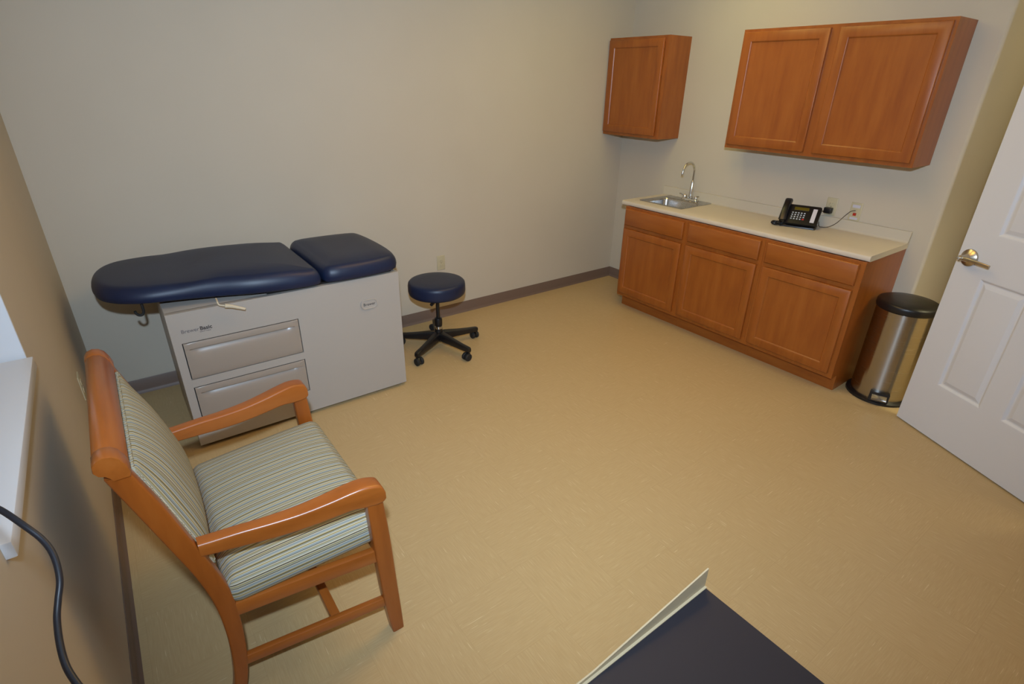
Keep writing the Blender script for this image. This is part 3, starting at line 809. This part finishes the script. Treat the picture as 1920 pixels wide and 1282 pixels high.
add_prism(bm, [(.170, .048), (.198, .040), (.200, .046), (.198, .052), (.172, .070)], lambda q: pc+pd*q[0]+ps*.040+zz*q[1], lambda q: pc+pd*q[0]-ps*.040+zz*q[1])
emit('pedal', fix(bm), M['steel'], tc, label='steel pedal')

# ------------------------------------------------------------------ door
DP = Vector((-.480, -2.875, 0)); du = Vector((-.44, -.898, 0)).normalized(); dn = Vector((-.898, .44, 0)).normalized()
DF = lambda u, v, w: DP+du*u+zz*v+dn*w
DW, DH, DT = .914, 2.035, .044
dr = thing('door_1', 'white', 'door', DP); del dr['label']; del dr['category']; dr['kind'] = 'structure'
us = [0, .155, .402, .512, .759, DW]; vs_ = [.008, .312, .930, 1.146, 1.60, 1.70, 1.90, DH]
for side in (0, 1): pass
bm = bmesh.new()
for side in (0, 1):
    f = (lambda u, v, w: DF(u, v, w)) if side == 0 else (lambda u, v, w: DF(u, v, -DT-w))
    for i in range(5):
        for j in range(7):
            if i in (1, 3) and j in (1, 3, 5):
                ring_panel(bm, f, us[i], us[i+1], vs_[j], vs_[j+1], [(0, 0), (.004, -.001), (.013, -.009), (.017, -.0098), (.021, -.0092), (.040, -.002), (.044, -.0015)])
            else:
                bm.faces.new([bm.verts.new(f(*p)) for p in ((us[i], vs_[j], 0), (us[i+1], vs_[j], 0), (us[i+1], vs_[j+1], 0), (us[i], vs_[j+1], 0))])
c4 = [(0, vs_[0]), (DW, vs_[0]), (DW, DH), (0, DH)]
for k in range(4):
    a, b = c4[k], c4[(k+1) % 4]
    bm.faces.new([bm.verts.new(p) for p in (DF(*a, 0), DF(*b, 0), DF(*b, -DT), DF(*a, -DT))])
bmesh.ops.remove_doubles(bm, verts=bm.verts, dist=1e-5)
emit('door_leaf', fix(bm), M['doorwhite'], dr, sharp=12)
hu_, hv_ = .064, 1.012
hd = bmesh.new(); add_lathe(hd, [(.0435, .0003), (.0445, .004), (.043, .010), (.036, .016), (.021, .024), (.0165, .034), (.0145, .05), (.0145, .062), (.011, .066), (0, .066)], DF(hu_, hv_, 0), 32, dn)
hh = emit('door_handle', fix(hd), M['nickel'], dr)
rings = []
for u, v, n, w, h in ((-.012, 0, .052, .012, .018), (.0, 0, .053, .018, .021), (.03, .001, .053, .013, .019), (.08, 0, .051, .011, .018), (.120, -.003, .046, .010, .018), (.140, -.006, .040, .009, .017)):
    rings.append([DF(hu_+u, hv_+v+b, n+a) for a, b in rrect(w, h, min(w, h)*.4, 3)])
bm = bmesh.new(); loft(bm, rings); emit('lever', fix(bm), M['nickel'], hh)
bm = bmesh.new(); add_lathe(bm, [(.0075, .060), (.0085, .072), (.006, .078), (0, .079)], DF(hu_-.002, hv_, 0), 16, dn); emit('lock_button', fix(bm), M['chrome'], hh)
for z in (.25, 1.02, 1.80):
    bm = bmesh.new(); add_lathe(bm, [(.007, 0), (.007, .09)], DF(DW+.006, z, -.004), 12); emit('hinge', fix(bm), M['nickel'], dr)
bm = bmesh.new()
for x0, x1 in ((-.925, -.89), (.04, .075)): add_box(bm, x0, x1, YD-T_-.01, YD+.012, 0, 2.045)
add_box(bm, -.925, .075, YD-T_-.01, YD+.012, 2.045, 2.08)
struct('trim_1', bm, M['doorwhite'])

# ------------------------------------------------------------------ desk in the near corner
dz = .735; kx, ky = -3.106, -3.257
dk = thing('desk', 'black topped desk with a thin white upright lip in the near corner', 'desk', (-3.7, -3.66, 0))
emit('desk_top', box(XL+.03, kx, YF+.02, ky, dz-.03, dz, .0015, 1), M['desktop'], dk)
bm = bmesh.new()
lp = [(-.0005, .0005), (.0045, .0005), (.0045, .056), (.0005, .056), (.0005, .004), (-.007, .004), (-.007, .0005)]
lipx = lambda x, h: [Vector((x, ky+a, dz+b)) for a, b in ((.0045, -.03), (.0045, h), (.0012, h), (.0012, .003), (-.0042, .003), (-.0042, .0006), (.0005, .0006), (.0005, -.03))]
loft(bm, [lipx(XL+.03, .010), lipx(kx-.36, .012), lipx(kx, .058)])
emit('lip', fix(bm), M['deskwhite'], dk, sharp=20, label='thin white upright lip')
for x in (XL+.06, kx-.12):
    for y in (YF+.06, ky-.10): emit('leg', box(x, x+.04, y, y+.04, 0, dz-.0305, .003), M['blackmat'], dk)

# cable draped from the window side down to the desk
cp = [(-4.3035, -2.72, 1.46), (-4.295, -2.73, 1.40), (-4.275, -2.79, 1.36), (-4.2304, -2.8940, 1.3255), (-4.2024, -2.9302, 1.3125), (-4.1828, -2.9587, 1.2986), (-4.1690, -2.9782, 1.2834), (-4.1617, -2.9985, 1.2705), (-4.1604, -3.0232, 1.2546), (-4.1654, -3.0418, 1.2412), (-4.1692, -3.0586, 1.2305), (-4.1699, -3.0835, 1.2184), (-4.1674, -3.1080, 1.2068), (-4.1604, -3.1302, 1.1974), (-4.1501, -3.1550, 1.1858), (-4.135, -3.215, 1.145), (-4.12, -3.29, 1.05), (-4.10, -3.36, .88), (-4.09, -3.40, .765), (-4.05, -3.47, .7392), (-3.95, -3.55, .7392)]
tag(emit('power_cable', tube(cp, .0036, 12, n=10), M['cable'], loc=(-4.05, -3.45, .7355)), 'black cable hanging past the window sill on the left', 'cable')

# ------------------------------------------------------------------ lights of the room
# linear colour and strength of each light
LW = {'A': ((1., .57, .15), 8.2), 'B': ((1., .86, .31), 4.6), 'R': ((1., .84, .36), 2.4), 'H': ((1., .92, .58), 24.), 'F': ((.61, .79, 1.), 365.)}
def troffer(x, y, label, key):
    t = thing('ceiling_light', label, 'light', (x, y, HC), 'ceiling lights')
    bm = bmesh.new()
    for a in ((-.31, -.29, -.61, .61), (.29, .31, -.61, .61), (-.29, .29, -.61, -.59), (-.29, .29, .59, .61)): add_box(bm, x+a[2], x+a[3], y+a[0], y+a[1], HC-.02, HC-.0005)
    emit('light_frame', bm, M['white'], t)
    emit('diffuser', box(x-.59, x+.59, y-.29, y+.29, HC-.014, HC-.008), emis('diffuser_glow', *LW[key]), t)
troffer(-2.2, -2.0, 'ceiling light above the middle of the room', 'A')
troffer(-1.0, -1.25, 'ceiling light above the corner with the cabinets', 'B')
troffer(.60, -3.40, 'unseen ceiling light added in the entry recess to brighten its wall', 'R')  # added lamp, lifts the return wall beside the door
troffer(-.2, -4.6, 'unseen ceiling light added in the hall to brighten the recess wall', 'H')  # added lamp, shines through the doorway onto the lower return wall
# photographer's flash just above the camera
L = bpy.data.lights.new('flash', 'SPOT'); L.energy = LW['F'][1]; L.color = LW['F'][0]; L.spot_size = math.radians(130); L.spot_blend = 1.; L.shadow_soft_size = .03
lo = bpy.data.objects.new('flash', L); COL.objects.link(lo); lo.location = (-4.03, -3.72, 2.08)
lo.rotation_euler = (Vector((-1.2, -.3, .9))-lo.location).to_track_quat('-Z', 'Y').to_euler()
# daylight
w = bpy.data.worlds.new('sky'); sc.world = w; w.use_nodes = True
bg = w.node_tree.nodes['Background']; bg.inputs[0].default_value = (.62, .78, 1., 1); bg.inputs[1].default_value = .8
PL = bpy.data.lights.new('window_portal', 'AREA'); PL.shape = 'RECTANGLE'; PL.size = WY1-WY0; PL.size_y = WZ1-WZ0; PL.cycles.is_portal = True
po = bpy.data.objects.new('window_portal', PL); COL.objects.link(po); po.location = (XL-.195, (WY0+WY1)/2, (WZ0+WZ1)/2); po.rotation_euler = (PI/2, 0, -PI/2)

# ------------------------------------------------------------------ camera
cam = bpy.data.cameras.new('camera'); co = bpy.data.objects.new('camera', cam); COL.objects.link(co); sc.camera = co
cam.sensor_width = 36; cam.lens = 1014.95*36/1920; cam.clip_start = .02
yaw, pit, rol = (math.radians(a) for a in (-36.8882, -25.6848, 1.0638))
Fw = Vector((-math.sin(yaw)*math.cos(pit), math.cos(yaw)*math.cos(pit), math.sin(pit))); Rt = Vector((math.cos(yaw), math.sin(yaw), 0)); Up = Rt.cross(Fw)
R2 = math.cos(rol)*Rt+math.sin(rol)*Up; U2 = -math.sin(rol)*Rt+math.cos(rol)*Up
mw = Matrix((R2, U2, -Fw)).transposed().to_4x4(); mw.translation = (-4.0094, -3.6943, 1.7873); co.matrix_world = mw
vs = sc.view_settings; vs.view_transform = 'Standard'; vs.look = 'None'; vs.gamma = 1; vs.use_curve_mapping = False; vs.exposure = 0.
